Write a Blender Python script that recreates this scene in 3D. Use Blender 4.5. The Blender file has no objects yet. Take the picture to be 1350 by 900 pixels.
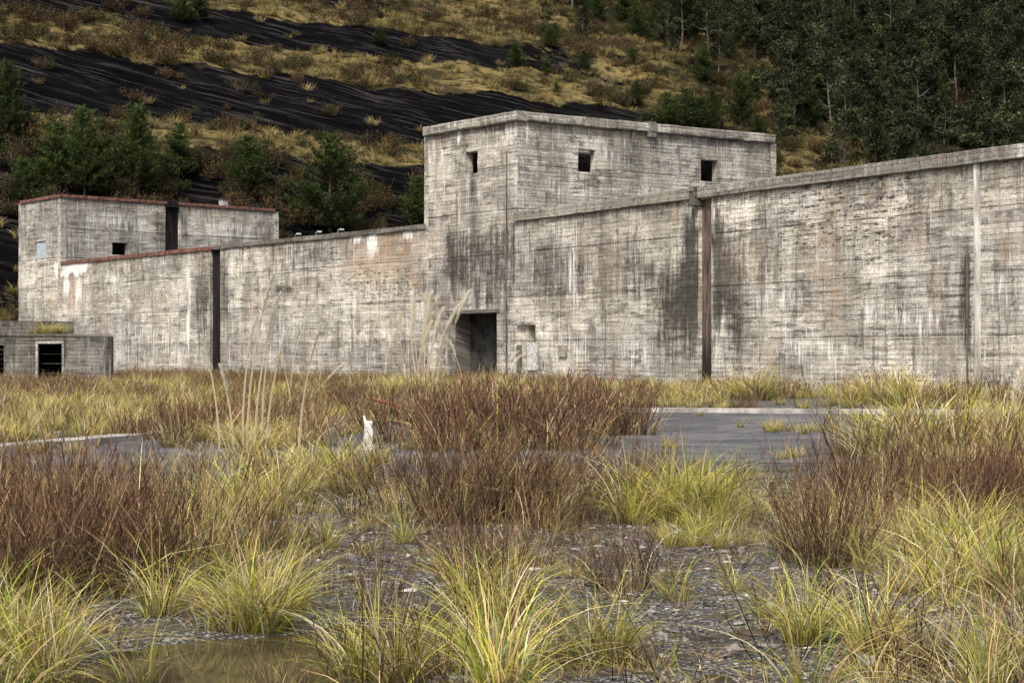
import bpy, math, random
import numpy as np
from mathutils import Vector
random.seed(7); R=np.random.RandomState(7)
F=2200.; HX=675.; HY=467.; CH=1.6
SC=bpy.context.scene
def XY(px,d): return np.array([(px-HX)*d/F, d])
def gd(py): return CH*F/(py-HY)
def G(px,py):
    d=gd(py); return ((px-HX)*d/F, d)
# ---------------------------------------------------------------- noise
def hsh(x,y,s):
    v=np.sin(x*127.1+y*311.7+s*74.7)*43758.5453
    return v-np.floor(v)
def vn(x,y,s=0):
    x=np.asarray(x,float); y=np.asarray(y,float)
    xi=np.floor(x); yi=np.floor(y); fx=x-xi; fy=y-yi
    fx=fx*fx*(3-2*fx); fy=fy*fy*(3-2*fy)
    a=hsh(xi,yi,s); b=hsh(xi+1,yi,s); c=hsh(xi,yi+1,s); d=hsh(xi+1,yi+1,s)
    return (a*(1-fx)+b*fx)*(1-fy)+(c*(1-fx)+d*fx)*fy
def fbm(x,y,s=0,o=4):
    t=0;a=.5;n=0
    for i in range(o):
        t=t+a*vn(x,y,s+i*13); n+=a; a*=.5; x=x*2.03; y=y*2.03
    return t/n
# ---------------------------------------------------------------- mesh helpers
def empty(name):
    e=bpy.data.objects.new(name,None); SC.collection.objects.link(e); return e
def mesh(name,V,Fc,mats,col=None,uv=None,smooth=False,mi=None,attrs=None):
    me=bpy.data.meshes.new(name)
    V=np.asarray(V,float)
    if isinstance(Fc,np.ndarray):
        nv=Fc.shape[1]; nf=len(Fc)
        me.vertices.add(len(V)); me.vertices.foreach_set('co',V.ravel())
        me.loops.add(nf*nv); me.loops.foreach_set('vertex_index',Fc.ravel().astype(np.int32))
        me.polygons.add(nf); me.polygons.foreach_set('loop_start',np.arange(0,nf*nv,nv,dtype=np.int32))
        me.update(calc_edges=True)
    else:
        me.from_pydata([tuple(v) for v in V],[],Fc)
    if not isinstance(mats,(list,tuple)): mats=[mats]
    for m in mats: me.materials.append(m)
    if mi is not None: me.polygons.foreach_set('material_index',np.asarray(mi,np.int32))
    if col is not None:
        a=me.color_attributes.new('Col','FLOAT_COLOR','POINT')
        c=np.ones((len(V),4)); col=np.asarray(col); c[:,:col.shape[1]]=col
        a.data.foreach_set('color',c.ravel())
    if attrs:
        for k,v in attrs.items():
            a=me.attributes.new(k,'FLOAT','POINT'); a.data.foreach_set('value',np.asarray(v,float))
    if uv is not None:
        l=me.uv_layers.new(name='UVMap')
        vi=np.zeros(len(me.loops),np.int32); me.loops.foreach_get('vertex_index',vi)
        l.data.foreach_set('uv',np.asarray(uv,float)[vi].ravel())
    if smooth: me.polygons.foreach_set('use_smooth',[True]*len(me.polygons))
    me.update(); me.validate()
    return me
def obj(name,me,parent=None,loc=(0,0,0),rot=0,scale=1,link=True):
    o=bpy.data.objects.new(name,me); o.location=loc; o.rotation_euler=(0,0,rot)
    o.scale=(scale,)*3 if np.isscalar(scale) else scale
    if link: SC.collection.objects.link(o)
    if parent: o.parent=parent
    return o
class MB:
    def __init__(s): s.V=[];s.F=[];s.U=[]
    def box(s,o,ax,ay,az,jit=0):
        o=np.array(o,float);ax=np.array(ax,float);ay=np.array(ay,float);az=np.array(az,float)
        b=len(s.V)
        la=np.linalg.norm(ax);
        for k in (0,1):
            for (i,j) in ((0,0),(1,0),(1,1),(0,1)):
                s.V.append(o+ax*i+ay*j+az*k+R.uniform(-jit,jit,3)); s.U.append((la*i+o[0]*1.3+o[1]*.3,o[2]+np.linalg.norm(az)*k+j*.3))
        for f in ((0,3,2,1),(4,5,6,7),(0,1,5,4),(1,2,6,5),(2,3,7,6),(3,0,4,7)): s.F.append([b+q for q in f])
    def tube(s,pts,rad,n=6,caps=True):
        b0=len(s.V); pts=[np.array(p,float) for p in pts]
        for i,p in enumerate(pts):
            t=pts[min(i+1,len(pts)-1)]-pts[max(i-1,0)]; t/=np.linalg.norm(t)+1e-9
            a=np.cross(t,[0,0,1.]) if abs(t[2])<.9 else np.cross(t,[1.,0,0]); a/=np.linalg.norm(a); c=np.cross(t,a)
            for k in range(n):
                an=2*math.pi*k/n; s.V.append(p+rad[i]*(a*math.cos(an)+c*math.sin(an))); s.U.append((k/n,p[2]))
        for i in range(len(pts)-1):
            for k in range(n):
                s.F.append([b0+i*n+k,b0+i*n+(k+1)%n,b0+(i+1)*n+(k+1)%n,b0+(i+1)*n+k])
        if caps:
            s.F.append([b0+k for k in range(n)][::-1]); s.F.append([b0+(len(pts)-1)*n+k for k in range(n)])
    def make(s,name,mat,parent=None,bevel=0,smooth=False):
        me=mesh(name,s.V,s.F,mat,uv=s.U,smooth=smooth); o=obj(name,me,parent)
        if bevel:
            m=o.modifiers.new('bev','BEVEL'); m.width=bevel; m.segments=2
        return o
# ---------------------------------------------------------------- node DSL
class NT:
    def __init__(s,name,rough=.9,spec=.2):
        s.m=bpy.data.materials.new(name); s.m.use_nodes=True; s.t=s.m.node_tree; s.n=s.t.nodes; s.l=s.t.links
        s.b=s.n['Principled BSDF']; s.b.inputs['Roughness'].default_value=rough
        s.b.inputs['Specular IOR Level'].default_value=spec
    def put(s,sock,v):
        if isinstance(v,bpy.types.NodeSocket): s.l.new(v,sock)
        elif isinstance(v,(tuple,list)):
            v=tuple(v)
            if sock.type=='RGBA' and len(v)==3: v=v+(1,)
            sock.default_value=v
        else: sock.default_value=v
    def math(s,op,a,b=0.,c=None,clamp=False):
        n=s.n.new('ShaderNodeMath'); n.operation=op; n.use_clamp=clamp; s.put(n.inputs[0],a); s.put(n.inputs[1],b)
        if c is not None: s.put(n.inputs[2],c)
        return n.outputs[0]
    def mix(s,f,a,b,mode='MIX'):
        n=s.n.new('ShaderNodeMix'); n.data_type='RGBA'; n.blend_type=mode
        s.put(n.inputs[0],f); s.put(n.inputs[6],a); s.put(n.inputs[7],b); return n.outputs[2]
    def ss(s,x,a,b,o0=0.,o1=1.):
        n=s.n.new('ShaderNodeMapRange'); n.interpolation_type='SMOOTHSTEP'; s.put(n.inputs[0],x)
        for i,v in enumerate((a,b,o0,o1)): n.inputs[i+1].default_value=v
        return n.outputs[0]
    def noise(s,vec,sc=1.,det=3.,rough=.55,col=False):
        n=s.n.new('ShaderNodeTexNoise'); s.put(n.inputs['Vector'],vec); n.inputs['Scale'].default_value=sc
        n.inputs['Detail'].default_value=det; n.inputs['Roughness'].default_value=rough
        return n.outputs['Color' if col else 'Fac']
    def vor(s,vec,sc,feat='F1'):
        n=s.n.new('ShaderNodeTexVoronoi'); n.feature=feat; s.put(n.inputs['Vector'],vec); n.inputs['Scale'].default_value=sc; return n
    def scale(s,vec,v):
        n=s.n.new('ShaderNodeVectorMath'); n.operation='MULTIPLY'; s.put(n.inputs[0],vec); n.inputs[1].default_value=v; return n.outputs[0]
    def coord(s,k='Object'): return s.n.new('ShaderNodeTexCoord').outputs[k]
    def sep(s,v):
        n=s.n.new('ShaderNodeSeparateXYZ'); s.put(n.inputs[0],v); return n.outputs
    def comb(s,x,y,z=0.):
        n=s.n.new('ShaderNodeCombineXYZ'); s.put(n.inputs[0],x); s.put(n.inputs[1],y); s.put(n.inputs[2],z); return n.outputs[0]
    def attr(s,name):
        n=s.n.new('ShaderNodeAttribute'); n.attribute_name=name; return n.outputs
    def white(s,v):
        n=s.n.new('ShaderNodeTexWhiteNoise'); n.noise_dimensions='2D'; s.put(n.inputs['Vector'],v); return n.outputs['Value']
    def bump(s,h,st=.5,d=.02):
        n=s.n.new('ShaderNodeBump'); s.put(n.inputs['Height'],h); n.inputs['Strength'].default_value=st; n.inputs['Distance'].default_value=d
        s.l.new(n.outputs[0],s.b.inputs['Normal'])
    def col(s,c): s.put(s.b.inputs['Base Color'],c)

def concrete(name,tone=1.,stained=True):
    k=NT(name,.92); uv=k.coord('UV'); x=k.sep(uv); u,v=x[0],x[1]
    T=lambda *c: tuple(q*tone for q in c)
    big=k.noise(uv,.30,5.,.65)
    c=k.mix(k.ss(big,.38,.62),T(.36,.34,.295),T(.69,.665,.60))
    warp=k.math('MULTIPLY',k.noise(uv,.5,2.),.25)
    vb=k.math('ADD',k.math('MULTIPLY',v,5.0),warp)
    row=k.math('FLOOR',vb); fr=k.math('FRACT',vb)
    uo=k.math('FLOOR',k.math('ADD',k.math('DIVIDE',u,3.3),k.white(k.comb(row,3.))))
    plank=k.white(k.comb(row,uo))
    c=k.mix(1.,c,k.mix(plank,(.80,.80,.80),(1.12,1.12,1.12)),'MULTIPLY')
    patchy=k.ss(k.noise(uv,.45,5.,.65),.38,.56)
    h=k.noise(k.scale(uv,(.5,4.0,1)),1.,8.,.78)
    c=k.mix(k.math('MULTIPLY',k.ss(h,.48,.61,0,.92),patchy),c,T(.125,.115,.10))
    h2=k.noise(k.scale(uv,(.8,5.4,1)),1.3,7.,.78)
    c=k.mix(k.ss(h2,.54,.66,0,.82),c,T(.86,.84,.775))
    line=k.math('MULTIPLY',k.ss(fr,.0,.16,1.,0.),k.ss(k.noise(k.scale(uv,(.5,1.1,1)),1.,5.,.7),.46,.56))
    c=k.mix(k.math('MULTIPLY',line,.7),c,(.075,.067,.056))
    lf=k.math('FRACT',k.math('DIVIDE',k.math('ADD',v,k.math('MULTIPLY',big,.12)),2.35))
    ll=k.math('MULTIPLY',k.ss(lf,0.,.028,1.,0.),k.ss(k.noise(uv,.9,4.),.34,.52))
    c=k.mix(k.math('MULTIPLY',ll,.9),c,(.07,.06,.048))
    lr=k.math('FLOOR',k.math('DIVIDE',k.math('ADD',v,k.math('MULTIPLY',big,.12)),2.35)); 
    c=k.mix(1.,c,k.mix(k.white(k.comb(lr,k.math('FLOOR',k.math('DIVIDE',u,7.)))),(.72,.72,.725),(1.15,1.14,1.10)),'MULTIPLY')
    st0=k.noise(k.scale(uv,(.6,.12,1)),1.,7.,.72)
    c=k.mix(k.ss(st0,.50,.64,0,.55),c,T(.15,.14,.12))
    st=k.noise(k.scale(uv,(2.1,.22,1)),1.,8.,.8)
    c=k.mix(k.ss(st,.52,.65,0,.8),c,T(.095,.088,.077))
    st3=k.noise(k.scale(uv,(6.5,.16,1)),1.,6.,.7)
    c=k.mix(k.math('MULTIPLY',k.ss(st3,.54,.67,0,.7),k.ss(st0,.38,.55,.3,1.)),c,T(.08,.075,.064))
    st2=k.noise(k.scale(uv,(3.3,.14,1)),1.7,6.,.7)
    c=k.mix(k.ss(st2,.56,.69,0,.78),c,T(.86,.84,.78))
    rr=k.noise(k.scale(uv,(1.1,.2,1)),.8,6.,.7)
    c=k.mix(k.ss(rr,.53,.69,0,.40),c,T(.44,.33,.225))
    blot=k.noise(uv,1.1,10.,.8)
    c=k.mix(k.ss(blot,.525,.625,0,.75),c,T(.09,.084,.072))
    g=k.noise(uv,9.,8.,.85)
    c=k.mix(1.,c,k.mix(k.ss(g,.34,.66),(.52,.52,.52),(1.4,1.4,1.4)),'MULTIPLY')
    pit=0.
    if stained:
        a=k.attr('Col'); cs=k.n.new('ShaderNodeSeparateColor'); k.l.new(a['Color'],cs.inputs[0])
        d,r,w=cs.outputs[0],cs.outputs[1],cs.outputs[2]; al=a['Alpha']
        sn=k.noise(k.scale(uv,(3.6,.26,1)),1.,8.,.78)
        sn2=k.noise(k.scale(uv,(5.,.45,1)),1.,6.,.75); mott=k.noise(uv,1.7,10.,.82)
        mm=k.math('SUBTRACT',k.math('ADD',k.math('MULTIPLY',sn,.6),k.math('MULTIPLY',mott,.4)),.5)
        df=k.ss(k.math('ADD',d,k.math('MULTIPLY',mm,4.6)),.25,1.2,0,.9)
        df=k.math('MULTIPLY',df,k.ss(d,.0,.5))
        c=k.mix(df,c,(.04,.037,.031))
        rf=k.ss(k.math('ADD',r,k.math('MULTIPLY',k.math('SUBTRACT',k.math('MULTIPLY',k.math('ADD',sn2,mott),.5),.5),5.2)),.35,1.5,0,.72)
        rf=k.math('MULTIPLY',rf,k.ss(r,.0,.5))
        c=k.mix(rf,c,(.50,.35,.225))
        wf=k.ss(k.math('ADD',w,k.math('MULTIPLY',k.math('SUBTRACT',sn2,.5),2.8)),.5,.95,0,.95)
        wf=k.math('MULTIPLY',wf,k.ss(w,.05,.5))
        c=k.mix(wf,c,(.88,.87,.83))
        pn=k.noise(k.scale(uv,(1.7,5.,1)),1.2,7.,.72)
        pit=k.math('MULTIPLY',k.ss(pn,.55,.60),k.ss(al,.1,.7))
        c=k.mix(k.math('MULTIPLY',pit,.9),c,(.04,.037,.032))
    k.col(c)
    hh=k.math('ADD',k.math('MULTIPLY',plank,.5),k.math('MULTIPLY',k.ss(fr,0.,.15),.45))
    hh=k.math('ADD',hh,k.math('MULTIPLY',g,1.)); hh=k.math('ADD',hh,k.math('MULTIPLY',h,1.))
    hh=k.math('SUBTRACT',hh,k.math('MULTIPLY',pit,2.)); hh=k.math('SUBTRACT',hh,k.math('MULTIPLY',ll,1.))
    k.bump(hh,.8,.03)
    return k.m
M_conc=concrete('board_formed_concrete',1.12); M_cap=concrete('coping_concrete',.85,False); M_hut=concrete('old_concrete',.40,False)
def simple(name,c1,c2,sc=3.,rough=.9,st=.4,det=5.,vec=None,metal=0):
    k=NT(name,rough); o=k.coord('Object')
    if vec: o=k.scale(o,vec)
    n=k.noise(o,sc,det,.65); k.col(k.mix(k.ss(n,.35,.65),c1,c2)); k.bump(n,st,.03); k.b.inputs['Metallic'].default_value=metal
    return k.m
M_black=simple('wet_black_joint_and_shade',(.004,.004,.004),(.022,.02,.018),1.5,.8,.6,vec=(3,3,.4))  # black of the joints; also painted shade inside the niche and hut
k=NT('stained_joint',.9); o=k.coord('Object'); n=k.noise(k.scale(o,(4,4,.5)),1.2,8.,.75); z=k.sep(o)[2]
c=k.mix(k.ss(n,.36,.62),(.04,.034,.029),(.19,.142,.118)); c=k.mix(k.ss(k.math('ADD',z,k.math('MULTIPLY',n,3.)),2.2,5.5,.9,0.),c,(.014,.012,.01)); k.col(c); k.bump(n,.6,.04); M_rustj=k.m
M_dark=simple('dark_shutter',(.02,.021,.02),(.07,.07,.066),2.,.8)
M_brick=simple('red_brick_coping',(.10,.045,.035),(.24,.13,.10),3.,det=8.)
M_white=simple('weathered_white_paint',(.35,.34,.31),(.75,.75,.72),6.,.8,.6,8.)
M_lamp=simple('lamp_housing',(.25,.25,.24),(.5,.5,.48),5.,.6)
M_red=simple('red_paint',(.14,.02,.02),(.3,.05,.04),5.,.6)
M_bark=simple('bark',(.03,.022,.015),(.09,.065,.045),6.,.95,.8,vec=(1,1,.25))
M_barkp=simple('pale_bark',(.08,.07,.055),(.17,.15,.12),3.,.9,.6,vec=(1,1,.25))
M_steel=simple('dull_steel',(.03,.03,.03),(.1,.1,.09),8.,.6)

def leafmat(name,trans=.3,var=.35,rough=.7):
    k=NT(name,rough); a=k.attr('Col')['Color']
    oi=k.n.new('ShaderNodeObjectInfo').outputs['Random']
    c=k.mix(1.,a,k.mix(oi,(1-var,1-var,1-var),(1+var,1+var*.9,1+var*.6)),'MULTIPLY')
    k.col(c); k.b.inputs['Specular IOR Level'].default_value=.15
    tr=k.n.new('ShaderNodeBsdfTranslucent'); k.l.new(c,tr.inputs[0])
    ms=k.n.new('ShaderNodeMixShader'); ms.inputs[0].default_value=trans
    k.l.new(k.b.outputs[0],ms.inputs[1]); k.l.new(tr.outputs[0],ms.inputs[2])
    k.l.new(ms.outputs[0],k.n['Material Output'].inputs['Surface']); return k.m
M_grass=leafmat('grass_blades',.25,.3); M_twig=leafmat('dry_twigs',.03,.35); M_leaf=leafmat('foliage',.12,.3); M_plume=leafmat('plume',.4,.1)

# ================================================================ HILL
SV=np.array([.841,.541]); NV=np.array([-.541,.841])
pn=[140,150,172,186,201,224,242,257,287,330,380,450]
pz=[-4,0,14.6,26.4,30.8,43.9,50.9,60,70,92,125,165]
rn=[150,160,166,184,187,201,204,221,225,242,245,255,259,274,278,290,300,312,318]
rv=[.45,.55,.95,.95,.1,.05,1.05,1.05,.05,.1,.85,.85,.1,.2,.6,.6,.4,.35,.1]
def hill(s,n):
    nn=n+10*(fbm(s/55,n/80,1,3)-.5)+7*(fbm(s/12,n/14,2,4)-.5)
    z=np.interp(nn,pn,pz)
    ro=np.interp(nn,rn,rv)
    z=z*(1+.10*(fbm(s/90,n/200,5,2)-.5))
    z=z+2.6*(fbm(s/7,n/7,3,4)-.5)+np.where(ro>.6,2.2*(fbm((z+.22*s)/2.2,s/30,4,3)-.5),0)
    ro=ro*np.interp(s,[150,195],[1,.3])*(.6+.9*fbm(s/20,n/18,9,3))
    return z,ro
def hillxy(x,y):
    x=np.asarray(x,float);y=np.asarray(y,float)
    return hill(SV[0]*x+SV[1]*y, NV[0]*x+NV[1]*y)
sg=np.arange(-130,520,1.5); ng_=np.concatenate([np.arange(140,300,.9),np.arange(300,452,2.)])
S,N=np.meshgrid(sg,ng_); Z,RO=hill(S,N)
X=SV[0]*S+NV[0]*N; Y=SV[1]*S+NV[1]*N
V=np.stack([X.ravel(),Y.ravel(),Z.ravel()],1)
ny,nx=S.shape; idx=np.arange(nx*ny).reshape(ny,nx)
Q=np.stack([idx[:-1,:-1],idx[:-1,1:],idx[1:,1:],idx[1:,:-1]],-1).reshape(-1,4)
k=NT('hillside_shale_and_grass',.95,.03); p=k.coord('UV'); xx=k.sep(p); s_,z_=xx[0],xx[1]
w=k.math('ADD',z_,k.math('MULTIPLY',s_,.24))
str1=k.noise(k.comb(k.math('MULTIPLY',s_,.07),k.math('MULTIPLY',w,2.2)),1.,7.,.75)
str2=k.noise(k.comb(k.math('MULTIPLY',s_,.14),k.math('MULTIPLY',w,.4)),1.,6.,.7)
rock=k.mix(k.ss(str1,.47,.66),(.0025,.0025,.003),(.085,.078,.074))
rock=k.mix(k.ss(str2,.43,.58,0,.85),rock,(.004,.004,.0045))
ob=k.coord('Object')
n1=k.noise(ob,.07,6.,.7); n2=k.noise(ob,.5,6.,.75)
gr=k.mix(k.ss(n1,.42,.58),(.27,.21,.085),(.05,.048,.02))
gr=k.mix(k.ss(n2,.46,.60,0,.9),gr,(.04,.03,.018))
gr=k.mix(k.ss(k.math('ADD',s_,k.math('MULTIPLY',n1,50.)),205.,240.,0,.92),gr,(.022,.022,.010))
fac=k.ss(k.math('ADD',k.attr('rock')['Fac'],k.math('MULTIPLY',k.math('SUBTRACT',k.noise(ob,.22,8.,.78),.5),2.)),.42,.52)
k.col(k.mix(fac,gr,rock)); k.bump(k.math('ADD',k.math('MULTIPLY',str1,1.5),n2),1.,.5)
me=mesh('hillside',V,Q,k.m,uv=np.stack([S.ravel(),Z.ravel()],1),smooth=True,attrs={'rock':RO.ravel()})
obj('hillside',me)
def raycast(px,py):
    d=np.linspace(140,560,4000); x=(px-HX)*d/F; z=CH+(HY-py)*d/F
    hz,_=hillxy(x,d); i=np.argmax(hz>z); return x[i],d[i],hz[i]

# ================================================================ GROUND
PX0,PY0=-1.35,8.35
def gz(x,y):
    x=np.asarray(x,float); y=np.asarray(y,float)
    a=np.interp(y,[4,18,23],[1,1,0])
    z=a*(.16*(fbm(x/1.6,y/1.6,20,3)-.5)+.05*(fbm(x/.35,y/.35,21,2)-.5))
    g=np.exp(-((((x-PX0)/.95)**2+((y-PY0)/1.3)**2)**2))
    return z*(1-g*.75)-.10*g
def axis(lo,hi,fine,far):
    a=list(np.arange(lo,hi,fine)); st=fine
    x=hi
    while x<far: a.append(x); st*=1.3; x+=st
    x=lo-fine; st=fine; b=[]
    while x>-far: b.append(x); st*=1.3; x-=st
    return np.array(sorted(b+a))
gx=axis(-7,7,.08,2500); gy=axis(5,24,.10,2500)
X,Y=np.meshgrid(gx,gy); Z=gz(X,Y)
ny,nx=X.shape; idx=np.arange(nx*ny).reshape(ny,nx)
Q=np.stack([idx[:-1,:-1],idx[:-1,1:],idx[1:,1:],idx[1:,:-1]],-1).reshape(-1,4)
k=NT('gravelly_ground',.85,.4); o=k.coord('Object')
v1=k.vor(o,34.); v2=k.vor(o,80.)
c=k.mix(k.ss(k.sep(v1.outputs['Color'])[0],.3,1.),(.045,.043,.041),(.42,.405,.385))
c=k.mix(k.ss(k.sep(v2.outputs['Color'])[0],.55,1.,0,.9),c,(.56,.545,.52))
c=k.mix(k.ss(v1.outputs['Distance'],.25,.6,0,.8),c,(.02,.018,.016))
soil=k.mix(k.ss(k.noise(o,3.,6.,.7),.35,.65),(.022,.018,.013),(.12,.098,.065))
c=k.mix(k.ss(k.noise(o,.9,8.,.8),.49,.58),c,soil)
c=k.mix(k.ss(k.noise(o,9.,5.,.8),.57,.7,0,.6),c,(.27,.22,.12))
k.col(c); k.bump(k.math('ADD',k.math('MULTIPLY',v1.outputs['Distance'],-1.),k.noise(o,8.,6.,.7)),.8,.03)
k.put(k.b.inputs['Roughness'],k.ss(k.noise(o,.8,3.),.4,.6,.18,.8))
obj('ground',mesh('ground',np.stack([X.ravel(),Y.ravel(),Z.ravel()],1),Q,k.m,smooth=True))
an=np.linspace(0,2*np.pi,60,endpoint=False)
k=NT('muddy_water',.05,.6); o=k.coord('Object'); k.col(k.mix(k.ss(k.noise(o,2.,3.),.4,.6),(.05,.042,.025),(.085,.07,.04)))
k.bump(k.noise(o,9.,2.),.06,.01)
V=[(PX0,PY0,-.040)]+[(PX0+1.7*math.cos(a),PY0-.1+2.2*math.sin(a),-.040) for a in an]
obj('water_puddle',mesh('water_puddle',V,[[0,i+1,(i+1)%60+1] for i in range(60)],k.m))
V=[];Fs=[]
for (cx,cy,rx,ry) in ((.55,8.0,1.,.8),(2.2,8.4,.9,.8),(1.2,11.,1.4,.9),(-.3,12.6,1.5,1.),(2.8,10.2,.8,.7)):
    b=len(V); V.append((cx,cy,-.020)); V+=[(cx+rx*math.cos(a)*.6,cy+ry*math.sin(a),-.020) for a in an]; Fs+=[[b,b+i+1,b+(i+1)%60+1] for i in range(60)]
obj('water_puddle',mesh('water_puddle',V,Fs,k.m))
# road
far=[(-900,606),(-400,603),(0,598),(250,575),(500,556),(860,543.5),(1175,546),(1800,549),(2400,551)]
near=[(-900,668),(-400,664),(0,656),(250,640),(500,628),(800,614),(1175,606),(1800,604),(2400,604)]
def interp(pl,t):
    i=t*(len(pl)-1); a=int(min(i,len(pl)-2)); f=i-a
    return np.array(G(*pl[a]))*(1-f)+np.array(G(*pl[a+1]))*f
V=[];nU=240;nW=8
for i in range(nU+1):
    A=interp(far,i/nU);B=interp(near,i/nU); B=B+np.array([0,1.6*(fbm(B[0]/1.5,0,88,4)-.5)])
    for j in range(nW+1):
        q=A+(B-A)*j/nW; V.append((q[0],q[1],.006))
Fs=[[i*(nW+1)+j,i*(nW+1)+j+1,(i+1)*(nW+1)+j+1,(i+1)*(nW+1)+j] for i in range(nU) for j in range(nW)]
k=NT('worn_asphalt',.7,.35); o=k.coord('Object')
c=k.mix(k.ss(k.noise(o,.35,7.,.75),.38,.62),(.09,.09,.092),(.24,.238,.235))
c=k.mix(k.ss(k.vor(o,30.).outputs['Distance'],.2,.6,0,.5),c,(.05,.05,.05))
cr=k.vor(o,.5,'DISTANCE_TO_EDGE').outputs['Distance']; c=k.mix(k.ss(cr,.0,.03,.6,0.),c,(.05,.05,.04))
c=k.mix(k.ss(k.noise(o,1.,8.,.8),.54,.64,0,.8),c,(.15,.12,.075))
k.col(c); k.bump(k.noise(o,25.,3.),.4,.01)
obj('road',mesh('road',V,Fs,k.m))
m=MB(); 
for i in range(240):
    A=interp(far,i/240);B=interp(far,(i+1)/240)
    t=B-A; L=np.linalg.norm(t); t/=L; nrm=np.array([-t[1],t[0]])
    m.box((A[0]+t[0]*.003,A[1]+t[1]*.003,-.05),(t[0]*(L-.006),t[1]*(L-.006),0),(nrm[0]*.6,nrm[1]*.6,0),(0,0,.17),.005)
m.make('kerb',simple('kerb_concrete',(.22,.21,.19),(.52,.50,.46),1.1,det=8.))

# ================================================================ CONCRETE STRUCTURES
def uofpx(P0,T,px):
    r=np.array([(px-HX)/F,1.])
    A=np.array([[T[0],-r[0]],[T[1],-r[1]]]); u,d=np.linalg.solve(A,-P0); return u,d
def zof(py,d): return CH+(HY-py)*d/F
def wall(name,P0,P1,z1,parent,openings=(),stains=(),z0=-.3,thick=.5,step=.14,mat=None):
    mat=mat or M_conc
    P0=np.array(P0);P1=np.array(P1);L=np.linalg.norm(P1-P0);T=(P1-P0)/L;Ni=np.array([-T[1],T[0]])
    ops=[]
    for (xa,ya,xb,yb) in openings:
        ua,da=uofpx(P0,T,xa); ub,db=uofpx(P0,T,xb)
        zt=min(z1,zof(ya,(da+db)/2)); zb=max(z0,zof(yb,(da+db)/2)); ops.append((ua,ub,zb,zt))
    us=np.array(sorted(set(np.round(np.concatenate([np.linspace(0,L,int(L/step)+1)]+[np.array([o[0],o[1]]) for o in ops]),4))))
    vs=np.array(sorted(set(np.round(np.concatenate([np.linspace(z0,z1,int((z1-z0)/step)+1)]+[np.array([o[2],o[3]]) for o in ops]),4))))
    U,W=np.meshgrid(us,vs)
    C=np.zeros(U.shape+(4,))
    for i_,(xa,ya,xb,yb,ch,st,sf) in enumerate(stains):
        ua,da=uofpx(P0,T,xa); ub,db=uofpx(P0,T,xb); dm=(da+db)/2; zt=zof(ya,dm); zb=zof(yb,dm)
        if ch in (0,1,2):
            zb_=zb+(zt-zb)*.55*fbm(U*2.2+i_*7,U*0+.5,40,3) ; zt_=zt
            wob=.35*(ub-ua)*(fbm(W*.9,U*0+i_*3.1,41,3)-.5)
        else: zb_=zb;zt_=zt;wob=0
        sx=sf*(ub-ua); sz=sf*(zt-zb)*.9+.1
        mx=np.clip((U+wob-ua)/sx+.5,0,1)*np.clip((ub-U-wob)/sx+.5,0,1); mz=np.clip((W-zb_)/sz+.5,0,1)*np.clip((zt_-W)/sz+.5,0,1)
        C[...,ch]=np.maximum(C[...,ch],st*mx*mz)
    C[...,0]=np.maximum(C[...,0],.66*np.clip(1-(z1-W)/(.5+2.6*fbm(U*1.1,U*0,44,3)),0,1)); C[...,0]=np.maximum(C[...,0],.6*np.clip(1-(W-.0)/.8,0,1))
    off=.03*(vn(U*1.1,W*5.2,31)-.5)+.04*(vn(U*.4,W*.5,32)-.5)
    eu=(U<1e-3)|(U>L-1e-3); off=np.where(eu,0,off)
    V=np.stack([P0[0]+T[0]*U+Ni[0]*off,P0[1]+T[1]*U+Ni[1]*off,W],-1).reshape(-1,3)
    uv=np.stack([U.ravel()+P0[0]*3.1,W.ravel()],1); C=C.reshape(-1,4)
    V=list(V);uv=list(uv);C=list(C)
    nx=len(us);Fs=[]
    for j in range(len(vs)-1):
        vm=(vs[j]+vs[j+1])/2
        for i in range(nx-1):
            um=(us[i]+us[i+1])/2
            if any(a<um<b and c<vm<d for a,b,c,d in ops): continue
            Fs.append([j*nx+i,j*nx+i+1,(j+1)*nx+i+1,(j+1)*nx+i])
    def q(pts):
        b=len(V)
        for (u,dp,z) in pts:
            V.append(np.array([P0[0]+T[0]*u+Ni[0]*dp,P0[1]+T[1]*u+Ni[1]*dp,z])); uv.append(np.array([u+dp+P0[0]*3.1,z])); C.append(np.array([.3,0,0,0]))
        Fs.append([b,b+1,b+2,b+3])
    for a,b,c,d in ops:
        q([(a,0,c),(a,thick,c),(a,thick,d),(a,0,d)][::-1]); q([(b,0,c),(b,thick,c),(b,thick,d),(b,0,d)])
        q([(a,0,d),(a,thick,d),(b,thick,d),(b,0,d)][::-1]); q([(a,0,c),(a,thick,c),(b,thick,c),(b,0,c)])
    q([(0,0,z1),(L,0,z1),(L,thick,z1),(0,thick,z1)]); q([(0,0,z0),(0,0,z1),(0,thick,z1),(0,thick,z0)][::-1]); q([(L,0,z0),(L,0,z1),(L,thick,z1),(L,thick,z0)])
    cu=sorted(set([0,L]+[o[0] for o in ops]+[o[1] for o in ops])); cv=sorted(set([z0,z1]+[o[2] for o in ops]+[o[3] for o in ops]))
    for i in range(len(cu)-1):
        for j in range(len(cv)-1):
            um=(cu[i]+cu[i+1])/2; vm=(cv[j]+cv[j+1])/2
            if any(a<um<b and c<vm<d for a,b,c,d in ops): continue
            q([(cu[i+1],thick,cv[j]),(cu[i],thick,cv[j]),(cu[i],thick,cv[j+1]),(cu[i+1],thick,cv[j+1])])
    obj(name,mesh(name,V,Fs,mat,col=np.array(C),uv=np.array(uv)),parent)
    return P0,T,Ni,L,ops
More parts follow.
